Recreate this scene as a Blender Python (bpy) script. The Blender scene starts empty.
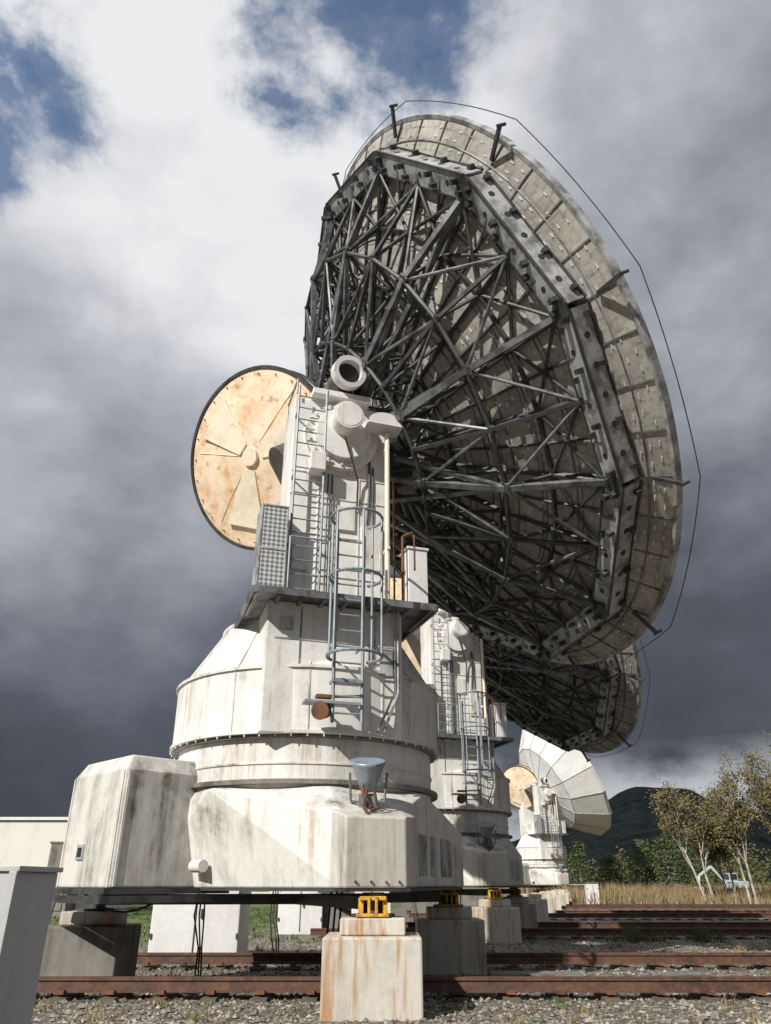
import bpy, math, random
import numpy as np
from mathutils import Vector, Matrix, Quaternion
random.seed(7); rng=np.random.default_rng(7)
S=bpy.context.scene
D=bpy.data
R_=math.radians
# ------------------------------------------------------------------ materials
def newmat(name):
    m=D.materials.new(name); m.use_nodes=True
    nt=m.node_tree; b=nt.nodes['Principled BSDF']
    return m,nt,b
def N(nt,t,**k):
    n=nt.nodes.new(t)
    for a,v in k.items():
        if a=='inp':
            for kk,vv in v.items(): n.inputs[kk].default_value=vv
        else: setattr(n,a,v)
    return n
def ramp(nt,fac,stops,interp='LINEAR'):
    r=N(nt,'ShaderNodeValToRGB'); r.color_ramp.interpolation=interp
    cr=r.color_ramp
    while len(cr.elements)<len(stops): cr.elements.new(0.5)
    for e,(p,c) in zip(cr.elements,stops):
        e.position=p
        if not hasattr(c,'__len__'): c=(c,c,c)
        e.color=(*c,1)
    nt.links.new(fac,r.inputs[0]); return r.outputs[0]
def mixc(nt,f,a,b,mode='MIX'):
    m=N(nt,'ShaderNodeMix',data_type='RGBA',blend_type=mode)
    if hasattr(f,'is_linked'): nt.links.new(f,m.inputs[0])
    else: m.inputs[0].default_value=f
    for s,i in ((a,6),(b,7)):
        if hasattr(s,'is_linked'): nt.links.new(s,m.inputs[i])
        else: m.inputs[i].default_value=(*s,1)
    return m.outputs[2]
def math_(nt,op,a,b=None,clamp=False):
    m=N(nt,'ShaderNodeMath',operation=op,use_clamp=clamp)
    for s,i in ((a,0),(b,1)):
        if s is None: continue
        if hasattr(s,'is_linked'): nt.links.new(s,m.inputs[i])
        else: m.inputs[i].default_value=s
    return m.outputs[0]
def noise(nt,scale=(1,1,1),sc=1.0,detail=6,rough=.6,dist=0,coord='Object',loc=(0,0,0)):
    tc=N(nt,'ShaderNodeTexCoord'); mp=N(nt,'ShaderNodeMapping')
    mp.inputs['Scale'].default_value=scale; mp.inputs['Location'].default_value=loc
    nt.links.new(tc.outputs[coord],mp.inputs[0])
    n=N(nt,'ShaderNodeTexNoise'); n.inputs['Scale'].default_value=sc
    n.inputs['Detail'].default_value=detail; n.inputs['Roughness'].default_value=rough
    n.inputs['Distortion'].default_value=dist
    nt.links.new(mp.outputs[0],n.inputs[0]); return n.outputs[0]
def bump(nt,b,h,strength=.2,dist=.02):
    bp=N(nt,'ShaderNodeBump'); bp.inputs['Strength'].default_value=strength
    bp.inputs['Distance'].default_value=dist
    nt.links.new(h,bp.inputs['Height']); nt.links.new(bp.outputs[0],b.inputs['Normal'])
def painted(name,base,dirt=(.16,.14,.11),rust=(.30,.12,.04),dlo=.48,dhi=.72,rlo=.64,rhi=.74,rough=.6,metal=0,streak=2.5,blot=.8,rustamt=.7,lite=False):
    m,nt,b=newmat(name)
    if lite:
        n2=noise(nt,(1,1,1),2.2,3,.7,0,loc=(3,5,1)); n4=noise(nt,(1,1,1),9,2,.7)
        c=mixc(nt,ramp(nt,n2,[(dlo,0),(dhi,1)]),base,dirt)
        c=mixc(nt,math_(nt,'MULTIPLY',ramp(nt,n4,[(rlo-.04,0),(rhi,1)]),rustamt),c,rust)
        nt.links.new(c,b.inputs['Base Color']); b.inputs['Roughness'].default_value=rough; b.inputs['Metallic'].default_value=metal
        return m
    n1=noise(nt,(streak,streak,streak*.11),1.0,5,.68,.2)
    n2=noise(nt,(1,1,1),blot,6,.7,.4,loc=(3,5,1))
    n3=noise(nt,(streak*1.8,streak*1.8,streak*.16),1.0,4,.7,.1,loc=(9,2,4))
    n4=noise(nt,(1,1,1),14,3,.7)
    s=math_(nt,'ADD',math_(nt,'MULTIPLY',n1,.5),math_(nt,'MULTIPLY',n2,.5))
    f=ramp(nt,s,[(dlo,0),((dlo+dhi)/2,.35),(dhi,1)])
    c=mixc(nt,f,base,dirt)
    c=mixc(nt,math_(nt,'MULTIPLY',ramp(nt,n3,[(rlo,0),(rhi,1)]),rustamt),c,rust)
    c=mixc(nt,.4,c,ramp(nt,n4,[(.3,.72),(.7,1.0)]),'MULTIPLY')
    nt.links.new(c,b.inputs['Base Color'])
    b.inputs['Roughness'].default_value=rough; b.inputs['Metallic'].default_value=metal
    bump(nt,b,n4,.12,.01)
    return m
M={}
M['white']=painted('weathered_white_paint',(.80,.79,.755),dirt=(.27,.245,.205),rust=(.36,.21,.11),dlo=.49,dhi=.675,rlo=.575,rhi=.71,rustamt=.5)
M['tower']=painted('tower_white_paint',(.80,.79,.76),dirt=(.34,.32,.28),rust=(.34,.17,.08),dlo=.50,dhi=.69,rlo=.585,rhi=.70,rustamt=.55)
M['base']=painted('grimy_white_paint',(.77,.76,.72),dirt=(.18,.165,.135),rust=(.34,.21,.12),dlo=.475,dhi=.645,streak=2.0,rlo=.58,rhi=.72,rustamt=.5)
M['endbox']=painted('darker_end_panel_paint',(.63,.605,.545),dirt=(.17,.15,.12),rust=(.32,.19,.10),dlo=.46,dhi=.63,streak=2.4,rlo=.56,rhi=.70,rustamt=.5)  # darker, browner base colour than the base block, with dirt streaks
M['cabin']=painted('stained_cabin_paint',(.68,.665,.62),dirt=(.14,.13,.11),dlo=.45,dhi=.62,streak=2.6,rlo=.59,rhi=.74,rustamt=.4)
M['orange']=painted('faded_orange_paint',(.92,.76,.57),dirt=(.72,.42,.21),rust=(.38,.17,.07),dlo=.45,dhi=.62,rlo=.57,rhi=.69,streak=1.6,rustamt=.75)
M['cream']=painted('faded_cream_paint',(.88,.79,.64),dirt=(.62,.42,.26),dlo=.50,dhi=.7,rlo=.60,rhi=.72,rustamt=.6)
M['steel']=painted('galvanised_steel',(.22,.235,.245),dirt=(.08,.08,.08),dlo=.40,dhi=.60,rough=.5,metal=.3,rlo=.66,rhi=.76,rustamt=.4,lite=True)
M['steeldk']=painted('dark_steel',(.075,.08,.085),dirt=(.035,.034,.032),dlo=.45,dhi=.65,rough=.55,metal=.3,rlo=.62,rhi=.74,rustamt=.4,lite=True)
M['plate']=painted('light_galvanised_plate',(.47,.48,.49),dirt=(.17,.17,.165),dlo=.42,dhi=.62,rough=.5,metal=.15,rustamt=.3,lite=True)
M['blue']=painted('blue_grey_paint',(.27,.32,.36),dirt=(.16,.16,.16),rough=.5,metal=.1,lite=True)
M['black']=painted('black_rubber',(.025,.025,.027),dirt=(.05,.048,.045),rough=.6,rustamt=.1,lite=True)
M['rust']=painted('rusty_steel',(.20,.085,.04),dirt=(.08,.04,.025),rust=(.30,.13,.05),dlo=.4,dhi=.65,rough=.8,lite=True)
M['rail']=painted('rail_rust',(.115,.06,.042),dirt=(.06,.036,.028),rust=(.20,.09,.045),dlo=.4,dhi=.65,rough=.7,rlo=.5,rhi=.7,lite=True)
M['yellow']=painted('yellow_jack_paint',(.68,.40,.03),dirt=(.25,.13,.04),rust=(.25,.08,.03),rlo=.5,rhi=.65,lite=True)
M['conc']=painted('stained_concrete',(.62,.59,.52),dirt=(.22,.19,.15),rust=(.44,.22,.08),dlo=.46,dhi=.64,rlo=.51,rhi=.63,rough=.9,streak=2.6,rustamt=.85)
M['concdk']=painted('mossy_concrete',(.27,.26,.235),dirt=(.09,.085,.07),rust=(.22,.13,.06),dlo=.42,dhi=.62,rlo=.6,rhi=.7,rough=.9)
M['grey']=painted('grey_cabinet_paint',(.50,.51,.52),dirt=(.36,.36,.36),rough=.5,rustamt=.1)
M['bldg']=painted('white_render',(.76,.74,.70),dirt=(.52,.49,.44),rough=.85,rustamt=.1,streak=.8)
M['wood']=painted('old_sleeper',(.13,.11,.09),dirt=(.06,.05,.045),rough=.9,lite=True)
M['bark']=painted('birch_bark',(.50,.46,.41),dirt=(.12,.10,.08),rough=.9,lite=True)
m,nt,b=newmat('window_glass'); b.inputs['Base Color'].default_value=(.03,.04,.05,1); b.inputs['Roughness'].default_value=.1; M['glass']=m
def simple(name,c,r=.5,me=0):
    m,nt,b=newmat(name)
    n=noise(nt,(1,1,1),6,4)
    nt.links.new(mixc(nt,ramp(nt,n,[(.35,0),(.7,.35)]),c,tuple(x*.5 for x in c)),b.inputs['Base Color'])
    b.inputs['Roughness'].default_value=r; b.inputs['Metallic'].default_value=me; return m
M['teal']=simple('pale_machine_paint',(.50,.60,.58)); M['carblue']=simple('car_paint_blue',(.10,.16,.26),.25,.3)
M['lens']=simple('lamp_housing',(.30,.36,.42),.4,.3)
m,nt,b=newmat('perforated_metal')
tc=N(nt,'ShaderNodeTexCoord'); mp=N(nt,'ShaderNodeMapping'); mp.inputs['Scale'].default_value=(.001,1,1)
v=N(nt,'ShaderNodeTexVoronoi',voronoi_dimensions='3D'); v.inputs['Scale'].default_value=17; v.inputs['Randomness'].default_value=0.0
nt.links.new(tc.outputs['Object'],mp.inputs[0]); nt.links.new(mp.outputs[0],v.inputs[0])
dsc=N(nt,'ShaderNodeSeparateXYZ'); 
wy=N(nt,'ShaderNodeTexChecker'); wy.inputs['Scale'].default_value=17; wy.inputs['Color1'].default_value=(.62,.63,.64,1); wy.inputs['Color2'].default_value=(.20,.205,.21,1)
mp2=N(nt,'ShaderNodeMapping'); mp2.inputs['Scale'].default_value=(.001,1,1); mp2.inputs['Location'].default_value=(.02,0,0); mp2.inputs['Rotation'].default_value=(R_(45),0,0)
nt.links.new(tc.outputs['Object'],mp2.inputs[0]); nt.links.new(mp2.outputs[0],wy.inputs[0])
nt.links.new(wy.outputs[0],b.inputs['Base Color']); b.inputs['Metallic'].default_value=.2; b.inputs['Roughness'].default_value=.45; M['perf']=m
def dishmat(name,base,dirt):
    m,nt,b=newmat(name)
    uv=N(nt,'ShaderNodeUVMap'); 
    def brick(sx,sy,mort,off=0.5):
        mp=N(nt,'ShaderNodeMapping'); mp.inputs['Scale'].default_value=(sx,sy,1)
        nt.links.new(uv.outputs[0],mp.inputs[0])
        k=N(nt,'ShaderNodeTexBrick'); k.offset=off
        k.inputs['Scale'].default_value=1; k.inputs['Mortar Size'].default_value=mort
        k.inputs['Brick Width'].default_value=1; k.inputs['Row Height'].default_value=1
        k.inputs['Mortar Smooth'].default_value=.2
        k.inputs['Color1'].default_value=(1,1,1,1); k.inputs['Color2'].default_value=(.78,.78,.78,1); k.inputs['Mortar'].default_value=(.4,.38,.35,1)
        nt.links.new(mp.outputs[0],k.inputs[0]); return k
    k1=brick(48,9,.03,0); k2=brick(192,36,.13,.5)
    n1=noise(nt,(1,1,1),.9,6,.7,.3); n2=noise(nt,(1,1,1),7,4,.75,.3,loc=(4,4,4)); n3=noise(nt,(1,1,1),2.5,5,.75,.6,loc=(1,7,4))
    c=mixc(nt,ramp(nt,n1,[(.42,0),(.66,.8)]),base,dirt)
    c=mixc(nt,ramp(nt,n2,[(.52,0),(.74,.75)]),c,tuple(x*.38 for x in base))
    c=mixc(nt,ramp(nt,n3,[(.60,0),(.73,.55)]),c,(.24,.16,.10))
    c=mixc(nt,.8,c,k1.outputs[0],'MULTIPLY')
    f=math_(nt,'MULTIPLY',ramp(nt,n3,[(.40,0),(.6,1)]),.6)
    c=mixc(nt,f,c,k2.outputs[0],'MULTIPLY')
    nt.links.new(c,b.inputs['Base Color']); b.inputs['Roughness'].default_value=.75
    return m
M['dish']=dishmat('dish_back_panel',(.53,.51,.465),(.28,.265,.23))
M['dishw']=painted('white_dish_panel',(.78,.78,.77),dirt=(.48,.47,.45),streak=.8)
# ------------------------------------------------------------------ mesh builder
class MB:
    def __init__(s): s.v=[]; s.f=[]; s.uv=None
    def add(s,vs,fs):
        o=len(s.v); s.v+= [tuple(x) for x in vs]; s.f+=[tuple(i+o for i in f) for f in fs]; return s
    def box(s,c,d,rz=0,mat=None):
        m=mat if mat is not None else Matrix.Rotation(rz,3,'Z')
        c=Vector(c); hx,hy,hz=d[0]/2,d[1]/2,d[2]/2
        vs=[c+m@Vector((x*hx,y*hy,z*hz)) for z in(-1,1) for y in(-1,1) for x in(-1,1)]
        return s.add(vs,[(0,2,3,1),(4,5,7,6),(0,1,5,4),(2,6,7,3),(0,4,6,2),(1,3,7,5)])
    def cyl(s,a,b,r0,r1=None,n=8,cap=True):
        a=Vector(a); b=Vector(b); r1=r0 if r1 is None else r1
        d=(b-a)
        if d.length<1e-6: return s
        q=d.to_track_quat('Z','Y').to_matrix()
        vs=[]
        for p,r in((a,r0),(b,r1)):
            for i in range(n):
                t=2*math.pi*i/n; vs.append(p+q@Vector((math.cos(t)*r,math.sin(t)*r,0)))
        fs=[(i,(i+1)%n,n+(i+1)%n,n+i) for i in range(n)]
        if cap: fs+= [tuple(range(n-1,-1,-1)),tuple(range(n,2*n))]
        return s.add(vs,fs)
    def pipe(s,pts,r,n=6):
        for a,b in zip(pts[:-1],pts[1:]): s.cyl(a,b,r,n=n)
        return s
    def beam(s,a,b,w,h):
        a=Vector(a); b=Vector(b); d=b-a
        q=d.to_track_quat('Z','Y').to_matrix()
        return s.box((a+b)/2,(w,h,d.length),mat=q)
    def lathe(s,prof,n=64,c=(0,0,0)):
        vs=[];k=len(prof)
        for i in range(n):
            t=2*math.pi*i/n
            for r,z in prof: vs.append((c[0]+math.cos(t)*r,c[1]+math.sin(t)*r,c[2]+z))
        fs=[]
        for i in range(n):
            j=(i+1)%n
            for p in range(k-1): fs.append((i*k+p,j*k+p,j*k+p+1,i*k+p+1))
        return s.add(vs,fs)
    def prism(s,poly,z0,z1):
        n=len(poly); vs=[(x,y,z0) for x,y in poly]+[(x,y,z1) for x,y in poly]
        return s.add(vs,[(i,(i+1)%n,n+(i+1)%n,n+i) for i in range(n)]+[tuple(range(n-1,-1,-1)),tuple(range(n,2*n))])
    def mesh(s,name,mat,smooth=False,bevel=0):
        me=D.meshes.new(name); me.from_pydata(s.v,[],s.f); me.materials.append(mat)
        if smooth:
            for p in me.polygons: p.use_smooth=True
        me.update(); return me
def obj(name,me,parent=None,mat=None,bevel=0):
    o=D.objects.new(name,me); S.collection.objects.link(o)
    if parent: o.parent=parent
    if mat is not None: o.matrix_local=mat
    if bevel:
        b=o.modifiers.new('bevel','BEVEL'); b.width=bevel; b.segments=2; b.limit_method='ANGLE'; b.angle_limit=R_(35)
    return o
def hull(pts,name,mat):
    import bmesh
    bm=bmesh.new()
    for p in pts: bm.verts.new(p)
    r=bmesh.ops.convex_hull(bm,input=bm.verts)
    bmesh.ops.dissolve_limit(bm,angle_limit=R_(2),verts=bm.verts,edges=bm.edges)
    me=D.meshes.new(name); bm.to_mesh(me); bm.free(); me.materials.append(mat); return me
# ------------------------------------------------------------------ parameters
C1=Vector((-1.5,14.6,0)); STEP=Vector((3.4,13.3,0))
AZ=R_(72); AZD=R_(80); EL=R_(30); ZE=9.80; DP=4.0; RD=6.62; DEP=2.1
ef=Vector((math.cos(AZ),-math.sin(AZ),0)); nh=Vector((math.sin(AZ),math.cos(AZ),0)); zz=Vector((0,0,1))
YM=Matrix((( ef.x,nh.x,0,0),(ef.y,nh.y,0,0),(0,0,1,0),(0,0,0,1)))
ed=Vector((math.cos(AZD),-math.sin(AZD),0)); nd=Vector((math.sin(AZD),math.cos(AZD),0))
nn=nd*math.cos(EL)+zz*math.sin(EL); dn=nn.cross(ed)
DM=Matrix(((ed.x,dn.x,nn.x,0),(ed.y,dn.y,nn.y,0),(ed.z,dn.z,nn.z,ZE),(0,0,0,1)))
PRM=DM@Matrix.Translation((0,0,DP))
def surf(r): return -DEP*(1-(r/RD)**2)
P=[]
I4=Matrix.Identity(4)
def part(name,me,mat=I4,bevel=0,group='all'): P.append((name,me,mat,bevel,group))
# --- pedestal
LEG=[Vector((1.33,-3.1)),Vector((-3.38,-.45)),Vector((2.75,2.1))]
b=MB(); b.lathe([(0,2.6),(2.34,2.6),(2.34,3.64),(2.47,3.66),(2.48,4.76),(2.42,4.78),(1.72,5.9),(0,5.9)],80)
part('pedestal_drum',b.mesh('pedestal_drum',M['white']))
b=MB()
for z,r,h in((3.68,2.51,.05),(4.74,2.52,.05),(5.88,1.77,.06),(3.22,2.36,.03)):
    b.lathe([(r-.15,z-h/2),(r,z-h/2),(r,z+h/2),(r-.15,z+h/2)],80)
for i in range(12):
    t=i*math.pi/6+.1; d=Vector((math.cos(t),math.sin(t)))
    b.box((d.x*2.475,d.y*2.475,4.2),(.025,.03,1.05),t)
    p0=Vector((d.x*2.43,d.y*2.43,4.79)); p1=Vector((d.x*1.75,d.y*1.75,5.87)); b.beam(p0,p1,.025,.025)
for i in range(60):
    t=i*2*math.pi/60; d=Vector((math.cos(t),math.sin(t),0))
    b.cyl(d*2.49+zz*3.61,d*2.49+zz*3.66,.013,n=6)
part('pedestal_seams',b.mesh('pedestal_seams',M['base']))
b=MB(); b.lathe([(2.3,2.90),(2.46,2.90),(2.46,2.97),(2.3,2.97)],80); b.lathe([(2.3,3.60),(2.44,3.60),(2.44,3.635),(2.3,3.635)],80)
part('joint_rings',b.mesh('joint_rings',M['concdk']))
b=MB(); b.box((1.2,-.08,4.75),(2.3,2.4,2.2)); part('pedestal_apron',b.mesh('pedestal_apron',M['white']),YM,.02)
b=MB()
for y in(-.7,.62): b.box((2.352,y,4.9),(.012,.03,1.75))
b.box((2.355,-.05,5.2),(.012,2.2,.025)); b.box((2.36,.85,4.9),(.05,.3,.42)); b.box((2.36,-.95,5.45),(.05,.22,.22))
b.pipe([(2.42,1.02,5.85),(2.42,1.02,4.4),(2.6,.7,3.7)],.022); b.pipe([(2.42,.96,5.85),(2.42,.96,4.4),(2.58,.6,3.7)],.018)
part('apron_trim',b.mesh('apron_trim',M['plate']),YM)
pts=[]
RR=[3.25,2.6,3.45]; WW=[.44,.6,.5]
ends=[]
for L,rr,hw in zip(LEG,RR,WW):
    u=Vector((L.x,L.y)).normalized(); w=Vector((-u.y,u.x))
    for s_ in(-hw,hw):
        q=u*rr+w*s_; ends.append(q)
        pts+=[(q.x,q.y,1.45),(q.x,q.y,2.40)]
for i in range(8):
    t=i*math.pi/4+.25; pts.append((2.5*math.cos(t),2.5*math.sin(t),2.86))
part('base_block',hull(pts,'base_block',M['base']),I4,.03)
pts=[]
u=LEG[0].normalized(); w=Vector((-u.y,u.x))
for r,s_,z0,z1 in((2.5,-.62,1.45,2.62),(2.5,.75,1.45,2.62),(3.58,-.50,1.45,2.36),(3.58,.42,1.45,2.36),(3.1,.80,1.45,2.40)):
    q=u*r+w*s_; pts+=[(q.x,q.y,z0),(q.x,q.y,z1)]
part('base_end_box',hull(pts,'base_end_box',M['endbox']),I4,.03)
b=MB(); poly=[]
for L,rr in sorted(zip(LEG,[3.56,2.6,3.43]),key=lambda l:math.atan2(l[0].y,l[0].x)):
    u=L.normalized(); w=Vector((-u.y,u.x))
    for s_ in(-.48,.48): q=u*(rr)+w*s_; poly.append((q.x,q.y))
b.prism(poly,1.41,1.448)
for L in LEG:
    u=L.normalized(); b.beam((0,0,1.27),(u.x*3.3,u.y*3.3,1.27),.28,.16)
CX,CY=-2.50,-1.3
b.prism([(CX-1.50,CY-.05),(CX,CY-1.5),(CX+1.5,CY),(CX,CY+1.5)],1.37,1.446)
b.box((CX-.75,CY-.8,1.30),(2.1,.1,.1),-.75); b.box((CX+.7,CY-.8,1.30),(2.1,.1,.1),.75)
part('base_underframe',b.mesh('base_underframe',M['steeldk']))
b=MB()
u=LEG[0].normalized(); w=Vector((-u.y,u.x))
for s_ in(-.35,-.12,.1,.3):
    q=u*3.59+w*s_; b.cyl((q.x-u.x*.05,q.y-u.y*.05,1.53),(q.x+.02*u.x,q.y+.02*u.y,1.53),.018,n=6)
part('base_bolts',b.mesh('base_bolts',M['steel']))
u=LEG[0].normalized(); w=Vector((-u.y,u.x)); a0=u*3.25+w*.44; u2=LEG[2].normalized(); w2=Vector((-u2.y,u2.x)); a1=u2*3.45-w2*.5
dd=(a1-a0).normalized(); ang=math.atan2(dd.y,dd.x)
b=MB(); 
for k,(tt,ww) in enumerate(((.30,.5),(.45,.35),(.66,.8))):
    q=a0.lerp(a1,tt); b.box((q.x,q.y,1.92),(ww,.05,.6),ang)
part('base_hatches',b.mesh('base_hatches',M['plate']),I4,.01)
def cab():
    pt=[]
    A=[(CX,CY-1.28),(CX+1.3,CY),(CX,CY+1.24),(CX-1.28,CY)]
    for x,y in A: pt.append((x,y,1.45))
    for x,y in A:
        pt.append((x,y,3.10)); pt.append((CX+(x-CX)*.86,CY+(y-CY)*.86,3.34))
    return pt
part('equipment_cabin',hull(cab(),'equipment_cabin',M['cabin']),I4,.03)
b=MB(); al=-R_(45)
q=Vector((CX,CY-1.28,0)).lerp(Vector((CX-1.28,CY,0)),.62)
b.box((q.x-.0,q.y,1.95),(.22,.05,.22),al)
part('cabin_hatch',b.mesh('cabin_hatch',M['plate']))
b=MB(); b.box((q.x-.0,q.y,1.95),(.13,.07,.13),al); part('cabin_hatch_window',b.mesh('cabin_hatch_window',M['glass']))
b=MB()
for A0,A1 in (((CX,CY-1.28),(CX-1.28,CY)),((CX,CY-1.28),(CX+1.3,CY))):
    for f in(.03,.97):
        qq=Vector(A0).lerp(Vector(A1),f); b.box((qq.x,qq.y,2.28),(.04,.04,1.62),al)
b.cyl((CX+1.0,CY-.5,1.75),(CX+1.2,CY-.7,1.75),.09,n=16)
part('cabin_trim',b.mesh('cabin_trim',M['base']))
bj=MB(); bc=MB(); bd=MB(); bp=MB(); by=MB()
for i,L in enumerate(LEG):
    x,y=L; a=0.0
    (bd if i==1 else bc).box((x,y,.42),(1.28,1.2,.95),a)
    bp.box((x,y,1.0),(.86,.8,.2),a)
    bj.cyl((x,y,1.1),(x,y,1.40),.15,n=16); bj.cyl((x,y,1.1),(x,y,1.14),.3,n=16)
    if i!=1:
        for sx in(-1,1):
            by.box((x+sx*.16,y-.1,1.22),(.07,.26,.24),a); by.box((x+sx*.05,y-.3,1.25),(.04,.06,.2),a)
        by.box((x,y-.2,1.33),(.36,.2,.05),a); by.box((x,y-.2,1.13),(.44,.4,.04))
FOUND=[('foundation_blocks',bc.mesh('foundation_blocks',M['conc']),.03),('foundation_block_mossy',bd.mesh('foundation_block_mossy',M['concdk']),.03),('foundation_plinths',bp.mesh('foundation_plinths',M['conc']),.02)]
for n_,m_,bv in FOUND: part(n_,m_,I4,bv)
part('jack_columns',bj.mesh('jack_columns',M['steeldk'])); part('jack_brackets',by.mesh('jack_brackets',M['yellow']),I4,.01)
b=MB()
def sag(a,c,dr,n=10):
    a=Vector(a);c=Vector(c); return [a.lerp(c,i/n)-zz*dr*4*(i/n)*(1-i/n) for i in range(n+1)]
b.pipe(sag((-3.1,-1.9,1.38),(-1.9,-1.6,1.38),.26),.018)
for k in range(3):
    b.pipe([(-.9+k*.05,3.2,1.4),(-.93+k*.06,3.15,.9),(-.85+k*.07+.02*(k%2),3.0,.5),(-.8+k*.04,3.3,.05)],.016)
    b.pipe([(.5+k*.1,.8,1.4),(.45+k*.1,.75,.7),(.6+k*.1,.9,.05)],.02)
    b.pipe([(-1.9+k*.05,.6,1.4),(-1.93+k*.09,.5,1.0),(-1.80+k*.03,.5,.5),(-1.85+k*.05,.7,.05)],.015)
for k in range(3): b.pipe([(-4.2+k*.06,-.4,1.4),(-4.25+k*.05,-.45,.9),(-4.4-k*.1,-.3,.02)],.016)
part('hanging_cables',b.mesh('hanging_cables',M['black']))
# --- deck
b=MB(); b.box((1.7,0,5.88),(2.2,3.2,.05)); b.box((2.82,0,5.85),(.05,3.2,.12)); b.box((1.7,-1.62,5.85),(2.2,.05,.12)); b.box((1.7,1.62,5.85),(2.2,.05,.12))
for k in range(9): b.box((2.2,-1.55+k*.385,5.82),(1.2,.05,.08))
part('access_deck',b.mesh('access_deck',M['steel']),YM)
b=MB(); b.lathe([(0,5.9),(1.5,5.9),(1.5,6.25),(0,6.25)],48); b.box((0,0,6.5),(3.2,2.2,.8)); part('yoke_base',b.mesh('yoke_base',M['base']),YM,.03)
b=MB()
b.box((1.62,-.05,8.1),(.95,1.95,4.4)); b.box((-1.62,-.05,8.15),(.95,1.95,4.5))
part('yoke_arms',b.mesh('yoke_arms',M['tower']),YM,.03)
ZB=9.45
b=MB()
for s_ in(1,-1):
    b.cyl((s_*2.05,-.05,ZB),(s_*2.24,-.05,ZB),.74,n=40); b.cyl((s_*2.2,-.05,ZB),(s_*2.36,-.05,ZB),.56,n=40)
    b.cyl((s_*2.3,-.05,ZB+.2),(s_*2.75,-.05,ZB+.2),.27,n=28); b.cyl((s_*2.7,-.05,ZB+.2),(s_*2.74,-.05,ZB+.2),.31,n=28)
b.box((1.9,-.1,10.36),(.9,1.2,.14)); b.box((2.3,-.55,8.7),(.3,.3,.4)); 
part('elevation_bearings',b.mesh('elevation_bearings',M['tower']),YM,.015)
b=MB()
for k in range(20):
    t=k*math.pi/10; b.cyl((2.2,-.05+.66*math.cos(t),ZB+.66*math.sin(t)),(2.28,-.05+.66*math.cos(t),ZB+.66*math.sin(t)),.03,n=6)
for z in(6.5,7.3,8.1,8.6): b.box((2.1,-.05,z),(.03,1.9,.03))
b.box((2.1,.35,7.3),(.03,.03,2.6)); b.box((2.1,-.45,7.3),(.03,.03,2.6))
b.box((2.12,.62,7.15),(.06,.42,.9)); b.box((2.12,-.75,6.8),(.06,.3,.5)); b.box((2.12,.1,7.7),(.06,.35,.5))
part('tower_panel_trim',b.mesh('tower_panel_trim',M['base']),YM,.008)
b=MB()
b.pipe([(2.13,.55,9.2),(2.13,.55,8.3),(2.13,.5,7.6)],.022); b.pipe([(2.13,.62,8.9),(2.13,.62,7.6)],.018); b.pipe([(2.45,-.05,9.3),(2.4,.1,8.9),(2.2,.3,8.5),(2.15,.3,7.9)],.02)
b.pipe([(2.14,-.2,8.6),(2.14,-.2,6.0)],.018); b.pipe([(2.14,-.28,8.6),(2.14,-.28,6.0)],.015)
part('tower_conduits',b.mesh('tower_conduits',M['steeldk']),YM)
b=MB()
for y in(-.98,-.42): b.pipe([(2.35,y,5.9),(2.35,y,10.4)],.025)
for k in range(16): b.cyl((2.35,-.98,6.1+k*.27),(2.35,-.42,6.1+k*.27),.014,n=6)
for z in(7,8.4,9.8):
    for y in(-.98,-.42): b.cyl((2.05,y,z),(2.35,y,z),.02)
for z in(6.9,):
    b.pipe([(2.75,-1.05,z),(2.75,-.35,z)],.018)
for y in(-1.05,-.35): b.pipe([(2.75,y,5.9),(2.75,y,6.9)],.018)
b.pipe([(2.2,-1.0,10.3),(2.2,-1.0,10.65),(1.2,-1.0,10.65),(1.2,-1.0,10.3)],.02)
part('tower_ladder',b.mesh('tower_ladder',M['blue']),YM)
b=MB(); cy=.0; cp=2.90
for s_ in(-1,1): b.pipe([(cp,cy+s_*.24,3.75),(cp,cy+s_*.24,7.0)],.03)
for k in range(12): b.cyl((cp,cy-.24,3.9+k*.27),(cp,cy+.24,3.9+k*.27),.017)
for z in(4.72,6.05,7.15):
    ring=[(cp+.36-.42*math.cos(t),cy+.44*math.sin(t),z) for t in np.linspace(.75,2*math.pi-.75,20)]
    b.pipe(ring,.026)
for t in np.linspace(.95,2*math.pi-.95,5): b.pipe([(cp+.36-.42*math.cos(t),cy+.44*math.sin(t),4.72),(cp+.36-.42*math.cos(t),cy+.44*math.sin(t),7.15)],.022)
for s_ in(-1,1):
    for z in(4.0,5.0): b.pipe([(cp,cy+s_*.24,z),(2.5,cy+s_*.24,z)],.02)
b.box((2.85,-.25,4.05),(.25,.9,.04)); b.box((2.85,-.02,4.4),(.25,.5,.04))
part('caged_ladder',b.mesh('caged_ladder',M['blue']),YM)
b=MB(); b.cyl((2.5,.80,5.9),(2.5,.80,9.5),.05,n=12); b.box((2.35,.80,9.2),(.4,.05,.05)); b.box((2.35,.80,7.0),(.5,.05,.05))
part('cable_mast',b.mesh('cable_mast',M['cream']),YM)
b=MB()
pf=[(math.cos(t)*.34,math.sin(t)*.24) for t in np.linspace(0,math.pi,13)]
vs=[(2.32,.70+y,9.6+z) for y,z in pf]+[(2.72,.70+y,9.6+z) for y,z in pf]
k=len(pf); b.add(vs,[(i,i+1,k+i+1,k+i) for i in range(k-1)]+[(k-1,0,k,2*k-1)]+[tuple(range(k)),tuple(range(2*k-1,k-1,-1))])
b.box((2.52,.70,9.585),(.42,.72,.04)); b.box((2.3,1.40,6.52),(.38,.38,1.1)); b.box((2.3,1.40,7.1),(.44,.44,.05))
part('mast_cap_and_box',b.mesh('mast_cap_and_box',M['dishw']),YM,.015)
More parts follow.
